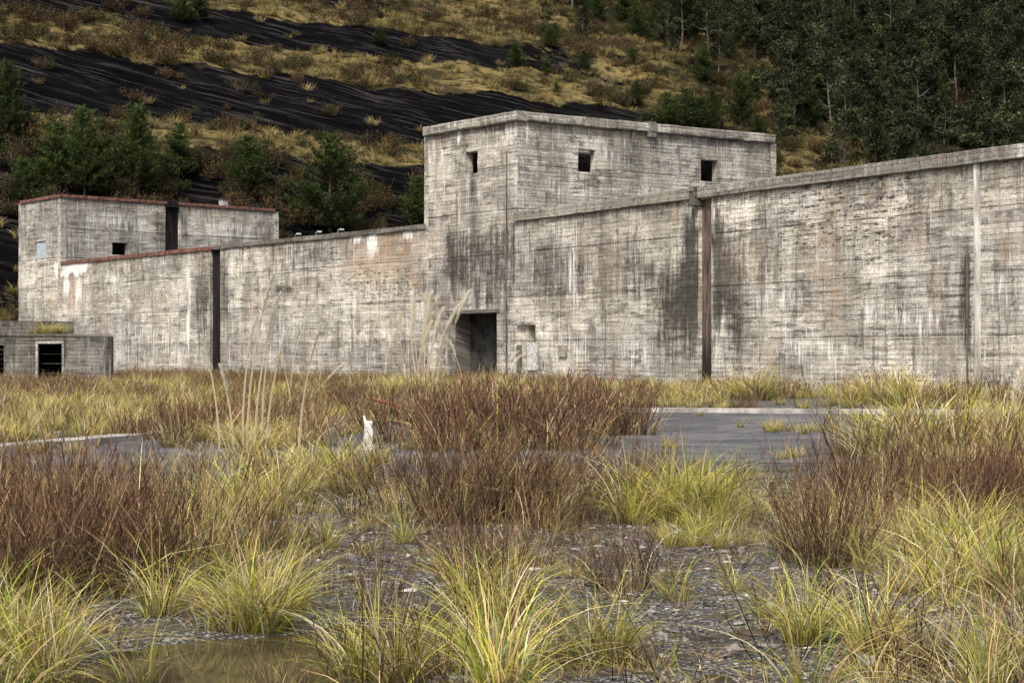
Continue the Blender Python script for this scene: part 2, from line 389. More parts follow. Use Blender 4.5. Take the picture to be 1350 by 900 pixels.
def plate(name,W,op,depth,mat,parent,th=.05,m0=.0):
    P0,T,Ni,L,_=W; a,b,c,d=op; m=MB()
    o=P0+T*(a-m0)+Ni*depth
    m.box((o[0],o[1],c),(T[0]*(b-a+2*m0),T[1]*(b-a+2*m0),0),(Ni[0]*th,Ni[1]*th,0),(0,0,d-c)); return m.make(name,mat,parent)
def bx(name,W,u0,u1,z0,z1,d0,d1,mat,parent,bev=0,jit=0):
    P0,T,Ni=W[:3]; o=P0+T*u0+Ni*d0; m=MB()
    m.box((o[0],o[1],z0),(T[0]*(u1-u0),T[1]*(u1-u0),0),(Ni[0]*(d1-d0),Ni[1]*(d1-d0),0),(0,0,z1-z0),jit); return m.make(name,mat,parent,bev)
def cap(name,W,u0,u1,z0,z1,d0,d1,mat,parent,seg=1.6,jit=.018,gap=.03):
    P0,T,Ni=W[:3]; m=MB(); u=u0
    while u<u1-.01:
        l=min(seg*random.uniform(.85,1.15),u1-u)
        if u1-u-l<.3: l=u1-u
        o=P0+T*u+Ni*d0
        m.box((o[0],o[1],z0),(T[0]*(l-gap),T[1]*(l-gap),0),(Ni[0]*(d1-d0),Ni[1]*(d1-d0),0),(0,0,z1-z0),jit); u+=l
    return m.make(name,mat,parent,.025)
HT=7.55
def dpt(y,H): return H*F/(HY-y)
C1=XY(682,dpt(280,HT)); Aend=XY(1350,dpt(190,HT)); dirA=(Aend-C1)/np.linalg.norm(Aend-C1); Aend2=C1+dirA*62
HTW=320*C1[1]/F; TL=XY(565,dpt(168,HTW)); TR=XY(1016,dpt(178,HTW))
zT=HTW+CH; zA=HT+CH
D,RU,WH,PI=0,1,2,3
tw=empty('concrete_blockhouse')
Wl=wall('front_wall',TL,C1,zT-.5,tw,openings=[(614,200,630,229),(591,413,655,505)],
 stains=[(588,296,682,440,D,.9,.3),(588,300,602,415,D,1.1,.4),(640,300,680,400,D,1.0,.5),(566,290,590,500,D,.5,.4),(600,235,682,310,D,.45,.5),(618,228,628,270,D,.8,.5),(600,168,612,205,WH,.85,.6),(566,170,600,210,RU,.6,.5),(566,168,584,480,RU,.6,.4),(655,415,682,500,WH,.5,.5),(640,170,682,230,WH,.55,.6)])
Wr=wall('side_wall',C1,TR,zT-.5,tw,openings=[(762,197,785,227),(924,211,946,239)],
 stains=[(690,205,760,270,D,.45,.5),(820,170,850,250,D,.55,.5),(688,165,900,190,RU,.6,.4),(860,180,920,230,D,.45,.6),(765,228,790,265,D,.7,.4),(680,190,1016,215,WH,.5,.8),(790,190,830,240,WH,.55,.6),(930,238,945,260,D,.6,.4)])
BK=TL+(TR-C1)
wall('rear_wall',TR-(TR-C1)*1e-3,BK,zT-.5,tw,thick=-.5,step=1.); wall('left_wall',BK,TL,zT-.5,tw,thick=-.5,step=1.)
m=MB(); dv=TR-C1; lv=TL-C1; o=C1+dv*.01+lv*.02
m.box((o[0],o[1],zT-.62),(dv[0]*.98,dv[1]*.98,0),(lv[0]*.96,lv[1]*.96,0),(0,0,.2)); m.make('roof',M_cap,tw)
cap('coping_front',Wl,-.25,Wl[3]+.25,zT-.5,zT,-.25,.5,M_cap,tw); cap('coping_side',Wr,.52,Wr[3]+.2,zT-.497,zT-.003,-.25,.5,M_cap,tw)
u,d=uofpx(Wr[0],Wr[1],856); bx('gutter_outlet',Wr,u-.25,u+.25,zT-.8,zT+.08,-.36,.3,M_hut,tw,.03)
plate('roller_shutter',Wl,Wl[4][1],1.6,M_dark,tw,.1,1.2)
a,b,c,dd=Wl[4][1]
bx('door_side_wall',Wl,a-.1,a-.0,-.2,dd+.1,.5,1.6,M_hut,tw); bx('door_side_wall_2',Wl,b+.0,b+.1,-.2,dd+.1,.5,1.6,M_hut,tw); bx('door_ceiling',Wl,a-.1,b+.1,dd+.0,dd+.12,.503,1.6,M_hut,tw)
m=MB()
for i in range(24):
    o=Wl[0]+Wl[1]*a+Wl[2]*1.55; m.box((o[0],o[1],.05+i*.158),(Wl[1][0]*(b-a),Wl[1][1]*(b-a),0),(Wl[2][0]*.06,Wl[2][1]*.06,0),(0,0,.14))
m.make('shutter_slats',M_dark,tw,.01)
bx('door_lintel',Wl,a-.2,b+.25,dd,dd+.2,-.06,.2,M_hut,tw,.02)
bx('conduit',Wl,Wl[3]-.9,Wl[3]-.84,0,zT-2.,-.07,0,M_hut,tw)
# ---- right wall
wa=empty('concrete_wall')
o0=-Wl[2]*.12
WA=wall('wall_panel',C1+o0,Aend2+o0,zA-.5,wa,openings=[(921,262,938,530),(697,428,706,452)],
 stains=[(686,320,920,440,D,.68,.5),(865,330,921,525,D,1.15,.5),(900,262,921,525,D,1.3,.4),(938,300,985,525,D,1.05,.5),(938,262,954,515,D,1.2,.4),(700,285,745,440,D,.65,.5),
 (985,262,1035,440,D,.65,.5),(1080,290,1150,420,D,.55,.6),(1195,330,1278,460,D,.5,.6),(1305,300,1350,440,D,.6,.5),(1135,290,1200,370,D,.5,.5),(1266,320,1280,520,D,1.2,.4),(760,300,860,380,D,.5,.5),(1020,340,1100,470,D,.42,.6),(780,370,850,470,D,.5,.6),
 (1068,225,1116,515,RU,.8,.5),(955,280,1010,460,RU,.6,.6),(740,290,850,450,RU,.6,.6),(1110,230,1270,400,RU,.6,.6),(1300,240,1350,480,RU,.6,.6),(1150,440,1300,500,RU,.4,.6),(938,270,970,420,RU,.5,.6),
 (749,300,763,505,WH,.75,.5),(936,258,946,340,WH,.8,.5),(1160,380,1275,500,WH,.65,.7),(965,365,1075,440,WH,.62,.7),(690,420,810,520,WH,.6,.7),(800,430,870,510,WH,.55,.6),(990,430,1160,510,WH,.63,.7),(1296,330,1340,450,WH,.55,.6),(1120,390,1180,440,WH,.6,.6),
 (1035,225,1215,325,PI,1.,.35),(1015,300,1120,330,PI,.8,.3),(1100,330,1180,350,PI,.7,.4),(1240,225,1275,250,PI,.5,.4),(690,340,760,420,PI,.35,.5)])
cap('coping',WA,0.05,WA[3],zA-.5,zA,-.18,.62,M_cap,wa,seg=1.25)
j=WA[4][0]; plate('joint_infill',WA,(j[0],j[1],-.3,zA-.55),.2,M_rustj,wa,.29)
u,d=uofpx(WA[0],WA[1],921); bx('scupper',WA,u-.25,u+.12,zA-.85,zA+.01,-.36,.3,M_hut,wa,.04); bx('scupper_cover',WA,u-.3,u+.08,zA-.2,zA+.06,-.42,.0,M_cap,wa,.03,.01)
u,d=uofpx(WA[0],WA[1],1289); cap('repair_strip',WA,u-.17,u+.17,-.2,zA-.505,-.03,.1,simple('pale_render',(.26,.25,.22),(.74,.72,.67),1.2,.9,.4,10.,(3,3,.5)),wa,seg=9)
u,d=uofpx(WA[0],WA[1],1276); bx('conduit',WA,u-.03,u+.03,0,zof(330,d),-.06,.0,M_hut,wa)
for (xa,ya,xb,yb,dp,mt,nm) in ((683,424,704,429,-.22,M_cap,'ledge'),(684,455,688,490,-.15,M_hut,'pipe_stub'),(697,452,708,488,-.1,M_white,'white_panel'),(738,455,748,470,-.14,M_cap,'junction_box')):
    ua,d=uofpx(WA[0],WA[1],xa); ub,_=uofpx(WA[0],WA[1],xb); bx(nm,WA,max(ua,.0),ub,zof(yb,d),zof(ya,d),dp,.02,mt,wa,.01)
plate('niche_back',WA,WA[4][1],.4,M_black,wa,.09)  # near-black plate, the opening's shade put into its colour
# ---- left low wall
HL=172*TL[1]/F; zL=HL+CH
Lend=XY(80,HL*F/(HY-344.5)); wl=empty('concrete_wall')
WL=wall('wall_panel',Lend,TL,zL-.3,wl,openings=[(277,310,290.5,520)],
 stains=[(445,298,565,420,RU,.95,.4),(326,370,348,480,RU,.8,.5),(80,350,114,440,RU,.95,.5),(540,300,565,480,RU,.6,.6),(360,330,440,490,RU,.45,.7),(180,350,250,460,RU,.45,.6),(290,320,330,420,RU,.4,.6),
 (460,300,478,330,WH,1.05,.6),(482,298,498,362,WH,1.05,.6),(530,295,547,328,WH,1.,.6),(78,343,113,372,WH,1.15,.2),(83,360,93,412,WH,1.05,.6),(98,360,108,424,WH,1.05,.6),(245,332,252,510,WH,.85,.5),(140,410,270,500,WH,.55,.7),(300,400,440,500,WH,.55,.7),(110,360,200,400,WH,.45,.7),
 (345,305,450,385,D,.7,.5),(290,310,304,505,D,.85,.5),(255,330,277,510,D,.8,.6),(540,345,580,450,D,.8,.6),(110,345,275,372,D,.5,.5),(360,375,390,400,D,.9,.5),(300,340,340,400,D,.5,.6),(440,345,565,440,D,.5,.7),(150,430,270,500,D,.4,.7),(380,400,450,480,D,.4,.7),(450,355,560,392,PI,.7,.4)])
plate('joint_infill',WL,(WL[4][0][0],WL[4][0][1],-.3,zL-.02),.2,M_black,wl,.28)
u2,_=uofpx(WL[0],WL[1],285); cap('coping',WL,u2,WL[3]-.27,zL-.3,zL,-.12,.62,M_hut,wl,seg=1.3); cap('brick_coping',WL,.1,u2-.02,zL-.3,zL-.02,-.1,.6,M_brick,wl,seg=.5)
m=MB()
for px in (384,411,440):
    u,d=uofpx(WL[0],WL[1],px); q=WL[0]+WL[1]*u+WL[2]*.3; m.tube([(q[0],q[1],zL-.05),(q[0],q[1],zL+.22),(q[0]+.2,q[1]-.1,zL+.26)],[.025,.025,.02],6); m.tube([(q[0]+.1,q[1]-.1,zL+.25),(q[0]+.4,q[1]-.15,zL+.24)],[.07,.05],8)
m.make('wall_lamps',M_lamp,wl)
# ---- far-left building
lb=empty('concrete_building'); HB=211*Lend[1]/F; zB=HB+CH
BL=XY(28,HB*F/(HY-265)); BR=XY(361,HB*F/(HY-275.5))
q1=wall('front_wall',BL,Lend,zB-.25,lb,openings=[(47,318,60,340)],stains=[(30,265,80,310,D,.5,.6),(62,365,80,450,RU,.8,.6),(30,345,80,355,D,.6,.5),(70,344,80,378,WH,1,.4),(30,360,60,450,WH,.5,.6)])
plate('glazing',q1,q1[4][0],.1,simple('pale_glass',(.35,.42,.48),(.55,.6,.62),3.,.2),lb)
q2=wall('side_wall',Lend,BR,zB-.25,lb,openings=[(148,320,168,336),(218,250,236,345)],stains=[(82,262,215,285,RU,.65,.5),(238,270,360,310,RU,.6,.6),(236,270,248,340,D,.8,.5),(203,270,218,340,D,.7,.5),(90,270,210,325,WH,.62,.7),(245,285,350,325,WH,.66,.7),(300,300,360,325,D,.5,.5)])
plate('joint_infill',q2,q2[4][1],.15,M_black,lb,.3)
BB=BL+(BR-Lend); wall('rear_wall',BR,BB,zB-.25,lb,thick=-.5,step=1.5); wall('left_wall',BB,BL,zB-.25,lb,thick=-.5,step=1.5)
m=MB(); dv=BR-Lend; lv=BL-Lend; o=Lend+dv*.01+lv*.02; m.box((o[0],o[1],zB-.4),(dv[0]*.98,dv[1]*.98,0),(lv[0]*.96,lv[1]*.96,0),(0,0,.15)); m.make('roof',M_cap,lb)
cap('coping_front',q1,-.1,q1[3]+.12,zB-.25,zB,-.12,.5,M_brick,lb,.6); cap('coping_side',q2,.52,q2[3]+.1,zB-.247,zB-.003,-.12,.5,M_brick,lb,.6)
u,d=uofpx(q2[0],q2[1],225); bx('scupper',q2,u-.4,u+.5,zB-.5,zB+.1,-.4,.2,M_black,lb,.03)
u,d=uofpx(q2[0],q2[1],302); bx('roof_vent',q2,u-.3,u+.3,zB-.1,zB+.6,.6,1.2,M_lamp,lb,.05); bx('roof_vent_cap',q2,u-.4,u+.4,zB+.6,zB+.68,.5,1.3,M_steel,lb,.02)
# ---- hut
hu=empty('concrete_hut'); hd=88.
H0=XY(-160,hd); H1=XY(147,hd-1)
zH=zof(444,hd)
w=wall('front_wall',H0,H1,zH,hu,openings=[(49,453,83,515),(-60,455,5,495)],mat=M_hut,thick=.3)
h1=H1+np.array([-2.6,6.]); wall('right_wall',H1,h1,zH,hu,mat=M_hut,thick=.3,step=.6)
m=MB(); m.box((H0[0]-.2,H0[1]+.3-.35,zH),(H1[0]-H0[0]+.25,-1,0),(-2.4,6,0),(0,0,.16),.02); 
o=XY(-100,hd+2.5); e=XY(98,hd+2); m.box((o[0],o[1],zH+.17),(e[0]-o[0],-.5,0),(-1,3,0),(0,0,.72),.02); m.make('roof_slab',M_hut,hu,.03)
m=MB(); o=H0+np.array([0,3.]); m.box((o[0],o[1],-.2),(H1[0]-H0[0]-2,0,0),(0,.1,0),(0,0,zH+.1)); m.make('dark_interior',M_black,hu)  # black sheet standing in for the shade inside the hut
a,b,c,dd=w[4][0]
for nm,ar in (('door_jamb_l',(a-.08,a+.05,0,dd)),('door_jamb_r',(b-.05,b+.08,0,dd)),('door_head',(a-.08,b+.08,dd,dd+.12))):
    bx(nm,w,*ar,-.05,.12,M_cap,hu,.01)
m=MB()
for i in range(3):
    q=w[0]+w[1]*a+w[2]*.43; m.box((q[0],q[1],.6+i*.5),(b-a,0,0),(0,.02,0),(0,0,.03))
m.make('gate_bars',M_steel,hu)
m=MB(); a,b,c,dd=w[4][1]
for i in range(6):
    q=w[0]+w[1]*a-w[2]*.1; m.box((q[0],q[1],.55+i*.25),(b-a,0,0),(0,.5,0),(0,0,.1),.03)
m.make('stacked_planks',M_black,hu)

# ================================================================ VEGETATION PROTOTYPES
def strips(base,az,h,lean,bend,width,seg=5,cols=None,waz=None,root=.5,zig=0):
    n=len(h); t=np.linspace(0,1,seg+1)[None,:]
    hor=(lean[:,None]*t+bend[:,None]*t**2.2)*h[:,None]
    ver=h[:,None]*(t-.42*bend[:,None]*t**3)
    x=base[:,0:1]+np.cos(az)[:,None]*hor; y=base[:,1:2]+np.sin(az)[:,None]*hor; z=base[:,2:3]+ver
    if zig: x=x+R.normal(0,zig,x.shape)*t*h[:,None]; y=y+R.normal(0,zig,x.shape)*t*h[:,None]
    if waz is None: waz=R.uniform(0,2*np.pi,n)
    w=width[:,None]*(1-t**1.6*.93)*.5
    dx=np.cos(waz)[:,None]*w; dy=np.sin(waz)[:,None]*w
    V=np.stack([np.stack([x-dx,y-dy,z],-1),np.stack([x+dx,y+dy,z],-1)],2).reshape(-1,3)
    st=(seg+1)*2; i=np.arange(n)[:,None]*st+np.arange(seg)[None,:]*2
    Q=np.stack([i,i+1,i+3,i+2],-1).reshape(-1,4)
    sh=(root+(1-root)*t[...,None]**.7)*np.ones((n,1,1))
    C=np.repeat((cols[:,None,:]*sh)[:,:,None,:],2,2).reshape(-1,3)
    return V,Q,C
def join(parts):
    Vs,Qs,Cs=[],[],[];o=0
    for V,Q,C in parts: Vs.append(V);Qs.append(Q+o);Cs.append(C);o+=len(V)
    return np.concatenate(Vs),np.concatenate(Qs),np.concatenate(Cs)
def pal(n,cs,pr,var=.18):
    cs=np.array(cs); i=R.choice(len(cs),n,p=np.array(pr)/sum(pr)); return np.clip(cs[i]*(1+R.normal(0,var,(n,1))),.003,.95)
STRAW=(.76,.59,.27);PALE=(.92,.82,.56);YG=(.68,.66,.12);GR=(.27,.38,.06);BR=(.22,.12,.055);OR=(.60,.40,.14)
def tuft(n,h,r,w,pr,bendm=.5,seg=5):
    a=R.uniform(0,2*np.pi,n); rr=r*np.sqrt(R.uniform(0,1,n))
    b=np.stack([rr*np.cos(a),rr*np.sin(a),np.full(n,-.03)],1)
    az=a+R.normal(0,.7,n); hh=h*R.uniform(.3,1.15,n)
    return strips(b,az,hh,np.abs(R.normal(.15,.18,n)),np.abs(R.normal(bendm,.42,n)),w*R.uniform(.5,1.4,n),seg,pal(n,[STRAW,PALE,YG,GR,BR,OR],pr),root=.22)
def brush(n,h,r,w,dark=1.,seg=4,tw=5,straw=0):
    a=R.uniform(0,2*np.pi,n); rr=r*np.sqrt(R.uniform(0,1,n))
    b=np.stack([rr*np.cos(a),rr*np.sin(a),np.full(n,-.03)],1); az=a+R.normal(0,.6,n); hh=h*R.uniform(.4,1.15,n); lean=np.abs(R.normal(.18,.16,n))+.25*rr/r
    RB=[(.14*dark,.075*dark,.05*dark),(.22*dark,.13*dark,.085*dark),(.06*dark,.038*dark,.029*dark),(.46*dark,.33*dark,.18*dark)]
    P=[strips(b,az,hh,lean,np.abs(R.normal(.05,.08,n)),w*R.uniform(.7,1.3,n),seg,pal(n,RB,[4,3,3,1.6]),root=.4,zig=.012)]
    k=np.repeat(np.arange(n),tw); t=R.uniform(.35,.98,len(k)); hor=lean[k]*t*hh[k]
    b2=np.stack([b[k,0]+np.cos(az[k])*hor,b[k,1]+np.sin(az[k])*hor,b[k,2]+t*hh[k]],1)
    P.append(strips(b2,az[k]+R.normal(0,1.6,len(k)),h*.24*R.uniform(.4,1.1,len(k))*(1.2-t*.6),R.uniform(.2,.8,len(k)),R.normal(0,.1,len(k)),w*.75*np.ones(len(k)),2,pal(len(k),RB,[4,4,2,1.2]),root=.9))
    if straw: P.append(tuft(straw,h*.85,r*1.1,w*1.1,[5,4,2,.5,1,2],.6,4))
    return join(P)
def leaves(cent,rad,n,size,cols,pr,flat=1.):
    d=R.normal(0,1,(n,3)); d/=np.linalg.norm(d,axis=1)[:,None]; d*=(R.uniform(0,1,(n,1))**.45)
    c=np.array(cent)+d*np.array(rad)
    a=R.normal(0,1,(n,3)); a/=np.linalg.norm(a,axis=1)[:,None]; b=np.cross(a,R.normal(0,1,(n,3))); b/=np.linalg.norm(b,axis=1)[:,None]
    s=size*R.uniform(.5,1.2,(n,1)); a*=s; b*=s*.45
    V=np.stack([c-a,c-b*1.,c+a,c+b],1).reshape(-1,3); Q=np.arange(n*4).reshape(n,4)
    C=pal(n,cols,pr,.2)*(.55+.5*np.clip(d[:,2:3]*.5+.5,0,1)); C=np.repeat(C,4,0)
    return V,Q,C
def proto(coll,parts,mat,name):
    V,Q,C=join(parts) if isinstance(parts,list) else parts
    me=mesh(name,V,Q,mat,col=C); o=bpy.data.objects.new(name,me); coll.objects.link(o); return o
def coll(n): return bpy.data.collections.new(n)
cN=coll('near_tufts')
for i in range(6): proto(cN,[tuft([150,110,70][i%3],.62,.12,.009,[3.5,2.6,6.5,3.,.5,.9],.7,7)],M_grass,f'tuft_{i}')
cS=coll('straw_tufts')
for i in range(6): proto(cS,[tuft([100,60,30][i%3],.66,.16,.0085,[6,5.5,1.8,.6,1.6,1.4],.75,7)],M_grass,f'straw_{i}')
cW=coll('low_weeds')
for i in range(6): proto(cW,[tuft(40,.24,.13,.007,[5,3,2.5,1.3,2,1],.8,4),brush(7,.30,.12,.005,.8,3,3)],M_grass,f'weed_{i}')
cB=coll('brown_brush_near')
for i in range(6): proto(cB,[brush(48,.95,.26,.0075,.85,5,7,20)],M_twig,f'brush_{i}')
cBs=coll('thin_stalks')
for i in range(6): proto(cBs,[brush(8,.75,.15,.0085,[.35,.4,1.3][i%3],5,7,4)],M_twig,f'stalk_{i}')
cF=coll('far_tufts')
for i in range(5): proto(cF,[tuft(120,.8,.32,.022,[5,4,4.5,2.,1,1.],.6,4)],M_grass,f'ftuft_{i}')
cFB=coll('far_brush')
for i in range(6): proto(cFB,[brush(56,.95,.42,.018,[1.15,.75,.95][i%3],3,5,26)],M_twig,f'fbrush_{i}')
cH=coll('hill_tussocks')
for i in range(5): proto(cH,[tuft(100,1.25,.6,.07,[6,2.,1.6,1.2,3,1.6],.55,3)],M_grass,f'htuft_{i}')
for o in cH.objects:
    a=o.data.color_attributes['Col'].data; n=len(a); b=np.zeros(n*4); a.foreach_get('color',b); b=b.reshape(-1,4); b[:,:3]*=.66; a.foreach_set('color',b.ravel())
cHB=coll('hill_shrubs')
for i in range(6):
    cs=[(.04,.055,.016),(.06,.05,.022),(.13,.08,.035),(.045,.038,.018)]
    P=[];pr=[R.uniform(1,2.5),R.uniform(.2,1),R.uniform(.1,1),1] if i<4 else [.3,1,2,1]
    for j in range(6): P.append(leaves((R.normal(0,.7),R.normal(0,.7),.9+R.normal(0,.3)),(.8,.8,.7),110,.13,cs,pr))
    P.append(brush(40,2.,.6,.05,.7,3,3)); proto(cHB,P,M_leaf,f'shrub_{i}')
def scatter(name,pts,cl,scale,tilt=.08):
    pts=np.asarray(pts,float); n=len(pts)
    me=bpy.data.meshes.new(name); me.vertices.add(n); me.vertices.foreach_set('co',pts.ravel())
    rot=np.stack([R.normal(0,tilt,n),R.normal(0,tilt,n),R.uniform(0,6.283,n)],1)
    scl=np.asarray(scale,float); scl=np.repeat(scl[:,None],3,1) if scl.ndim==1 else scl
    for nm,ar in (('rot',rot),('scl',scl)):
        a=me.attributes.new(nm,'FLOAT_VECTOR','POINT'); a.data.foreach_set('vector',ar.ravel())
    a=me.attributes.new('idx','INT','POINT'); a.data.foreach_set('value',R.randint(0,len(cl.objects),n).astype(np.int32))
    o=obj(name,me); g=bpy.data.node_groups.new(name,'GeometryNodeTree')
    g.interface.new_socket('Geometry',in_out='INPUT',socket_type='NodeSocketGeometry'); g.interface.new_socket('Geometry',in_out='OUTPUT',socket_type='NodeSocketGeometry')
    gi=g.nodes.new('NodeGroupInput'); go=g.nodes.new('NodeGroupOutput'); ci=g.nodes.new('GeometryNodeCollectionInfo')
    ci.inputs['Collection'].default_value=cl; ci.inputs['Separate Children'].default_value=True; ci.inputs['Reset Children'].default_value=True
    ip=g.nodes.new('GeometryNodeInstanceOnPoints'); ip.inputs['Pick Instance'].default_value=True
    def na(nm,ty):
        x=g.nodes.new('GeometryNodeInputNamedAttribute'); x.data_type=ty; x.inputs['Name'].default_value=nm; return x.outputs['Attribute']
    g.links.new(gi.outputs[0],ip.inputs['Points']); g.links.new(ci.outputs[0],ip.inputs['Instance'])
    g.links.new(na('rot','FLOAT_VECTOR'),ip.inputs['Rotation']); g.links.new(na('scl','FLOAT_VECTOR'),ip.inputs['Scale']); g.links.new(na('idx','INT'),ip.inputs['Instance Index'])
    g.links.new(ip.outputs[0],go.inputs[0]); md=o.modifiers.new('scatter','NODES'); md.node_group=g
    return o
# ---------------------------------------------------------------- field layout
def blob(px,py,L):
    t=np.zeros_like(px)
    for cx,cy,rx,ry,a in L: t=t+a*np.exp(-(((px-cx)/rx)**2+((py-cy)/ry)**2))
    return t
BROWN=[(80,760,110,50,1.2),(10,700,90,40,.7),(690,690,110,22,1.3),(660,584,180,12,1.2),(1270,690,100,35,1.2),(250,565,260,14,.4),(1085,735,30,30,1.),(820,662,50,16,.7),(540,660,50,16,.5)]
BARE=[(600,740,240,40,1.4),(860,725,100,50,1.3),(900,840,160,60,.9),(310,885,150,50,2.),(1015,580,190,44,2.5),(1000,640,150,22,.9),(525,612,75,25,2.),(520,650,70,22,.9),(20,628,90,26,2.5),(1000,700,40,60,.3),(620,850,80,35,.6),(90,597,80,6,2),(200,640,120,14,1.),(780,605,70,25,1.2),(1180,800,80,40,.6),(420,720,60,30,.7)]
GREEN=[(930,690,45,22,2.4),(340,810,50,25,1.7),(435,645,40,18,1.6),(110,560,70,14,1.8),(230,535,60,10,1.),(1290,610,110,14,1.5),(30,880,80,30,.9),(240,770,70,40,.7),(600,880,50,30,.8),(1250,790,110,50,.9),(300,700,60,30,.9),(1320,820,60,50,1.),(780,870,40,25,1.1),(480,870,40,30,1.),(1000,860,40,25,.9),(640,790,30,20,.9),(1130,840,40,30,.9)]
def cand(n,d0,d1,marg=2.5):
    d=np.sqrt(R.uniform(d0**2,d1**2,n)); w=d*.307+marg; x=R.uniform(-1,1,n)*w
    return x,d,HX+x*F/d,HY+CH*F/d
def pick(p): return R.uniform(0,1,len(p))<p
def inpud(x,y): return ((x-PX0)/1.0)**2+((y-PY0)/1.4)**2<1
def put(name,n,d0,d1,cl,f,smin,smax,marg=2.5,pud=.96):
    x,d,px,py=cand(n,d0,d1,marg); P=f(px,py,x,d); m=pick(np.clip(P,0,1))&~((d>84)&(px<160))&~((d<11)&inpud(x,d)&pick(np.full(len(x),pud)))
    m&=~((d<7.8)&(px>160)&(px<470)&pick(np.full(len(x),.9)))
    if d1>50:
        wallY=np.where(px>682,C1[1]+(x-C1[0])*dirA[1]/dirA[0],C1[1]+(x-C1[0])*(Lend[1]-TL[1])/(Lend[0]-TL[0])-1)
        m&=d<wallY-.5
    x,d,px,py=x[m],d[m],px[m],py[m]; z=gz(x,d)
    s=R.uniform(smin,smax,len(x))*(1-.4*np.clip(blob(px,py,BARE),0,1))
    return scatter(name,np.stack([x,d,z],1),cl,s)
cl_=lambda a:np.clip(a,0,3)
nz=lambda x,d,s,k=1.1: fbm(x/k,d/k,s,3)
put('grass_tufts',2300,6.9,20,cN,lambda px,py,x,d:(.16+.7*blob(px,py,GREEN)-.3*cl_(blob(px,py,BROWN))-.85*blob(px,py,BARE))*(nz(x,d,51,.8)*5.4-2.1),.35,1.1)
put('straw_grass',3700,6.9,24,cS,lambda px,py,x,d:(.40+.2*blob(px,py,GREEN)+.2*blob(px,py,BROWN)-.75*blob(px,py,BARE))*(nz(x,d,52,.8)*5.4-2.05),.35,1.1)
put('low_weeds',6000,6.4,22,cW,lambda px,py,x,d:(.5-.2*blob(px,py,BARE))*(nz(x,d,50,.6)*3.2-.9),.3,1.15)
put('brown_brush',1400,7.5,26,cB,lambda px,py,x,d:(.03+.6*blob(px,py,BROWN)-.9*blob(px,py,BARE))*(nz(x,d,53,1.2)*3.6-1.2),.6,1.1)
put('dead_stalks',2000,6.9,22,cBs,lambda px,py,x,d:(.42-.13*blob(px,py,BARE))*(nz(x,d,54)*3-.85),.45,1.1,pud=.7)
put('meadow_grass',3300,20,50,cF,lambda px,py,x,d:(.52+.5*blob(px,py,GREEN)-1.4*blob(px,py,BARE)-.2*blob(px,py,BROWN))*(nz(x,d,55,2.)*4.6-1.65),.4,.8,marg=6)
put('brown_brush',1800,22,50,cFB,lambda px,py,x,d:(.12+.55*blob(px,py,BROWN)-1.6*blob(px,py,BARE))*(nz(x,d,56,2.2)*3.6-1.1),.45,.85,marg=6)
put('meadow_grass',5600,46,130,cF,lambda px,py,x,d:np.where((px>690)&(d<48),0,.62)*(nz(x,d,57,4)*4.4-1.4),.5,1.0,marg=6)
put('brown_brush',3700,46,130,cFB,lambda px,py,x,d:np.where(px<860,.68,.5)*(nz(x,d,58,4)*3.8-1.25)*np.where((px>690)&(d<48),0,1),.5,1.,marg=6)
def clump(name,cl,L,sp=.25):
    P=[];S=[]
    for px,py,n,s,rad in L:
        gx_,gy_=G(px,py)
        for i in range(n):
            x=gx_+R.normal(0,rad); y=gy_+R.normal(0,rad*.6); P.append((x,y,float(gz(x,y)))); S.append(s*R.uniform(.75,1.15))
    scatter(name,P,cl,np.array(S))
clump('green_grass_clump',cN,[(930,690,12,1.35,.3),(345,825,5,1.05,.15),(440,640,7,1.2,.3),(880,690,3,.9,.2),(1230,760,4,1.,.3),(30,880,4,1.,.25),(600,885,3,1.,.15),(1330,800,5,1.1,.25),(1180,640,4,1.1,.4),(120,890,2,.8,.15),(230,760,3,1.,.25),(480,880,3,.8,.12),(290,680,4,1.2,.3),(770,870,3,.9,.12),(640,800,2,.8,.12),(1130,850,3,.8,.15)])
clump('brown_brush_clump',cB,[(80,790,6,1.15,.3),(160,775,5,1.0,.25),(20,760,4,1.1,.3),(630,690,5,1.2,.25),(700,690,5,1.15,.35),(1240,700,6,1.3,.4),(1320,690,4,1.3,.4),(1085,745,3,1.,.12),(380,900,1,.5,.08),(790,780,2,.7,.1),(490,800,1,.6,.05),(810,680,2,.9,.15)])
clump('brown_brush_clump',cFB,[(580,583,8,1.3,.9),(700,590,8,1.15,.9),(800,572,7,1.2,.9),(640,588,6,1.2,.8),(340,572,5,1.,.8),(250,580,5,.9,.8),(545,560,4,.8,1.),(1050,525,5,1.,1.),(1130,530,7,1.1,1.),(960,523,4,.9,.8),(1260,545,5,1.,1.)])
clump('tall_straw_grass',cF,[(1230,600,8,1.3,.8),(1320,605,8,1.4,.8),(1290,640,6,1.,.5),(995,527,7,1.5,.6),(1180,533,8,1.5,.8),(875,530,6,1.,.8),(640,515,8,1.2,1.5),(560,520,7,1.2,1.1),(700,512,5,1.,1.),(1110,530,3,1.,.5)])
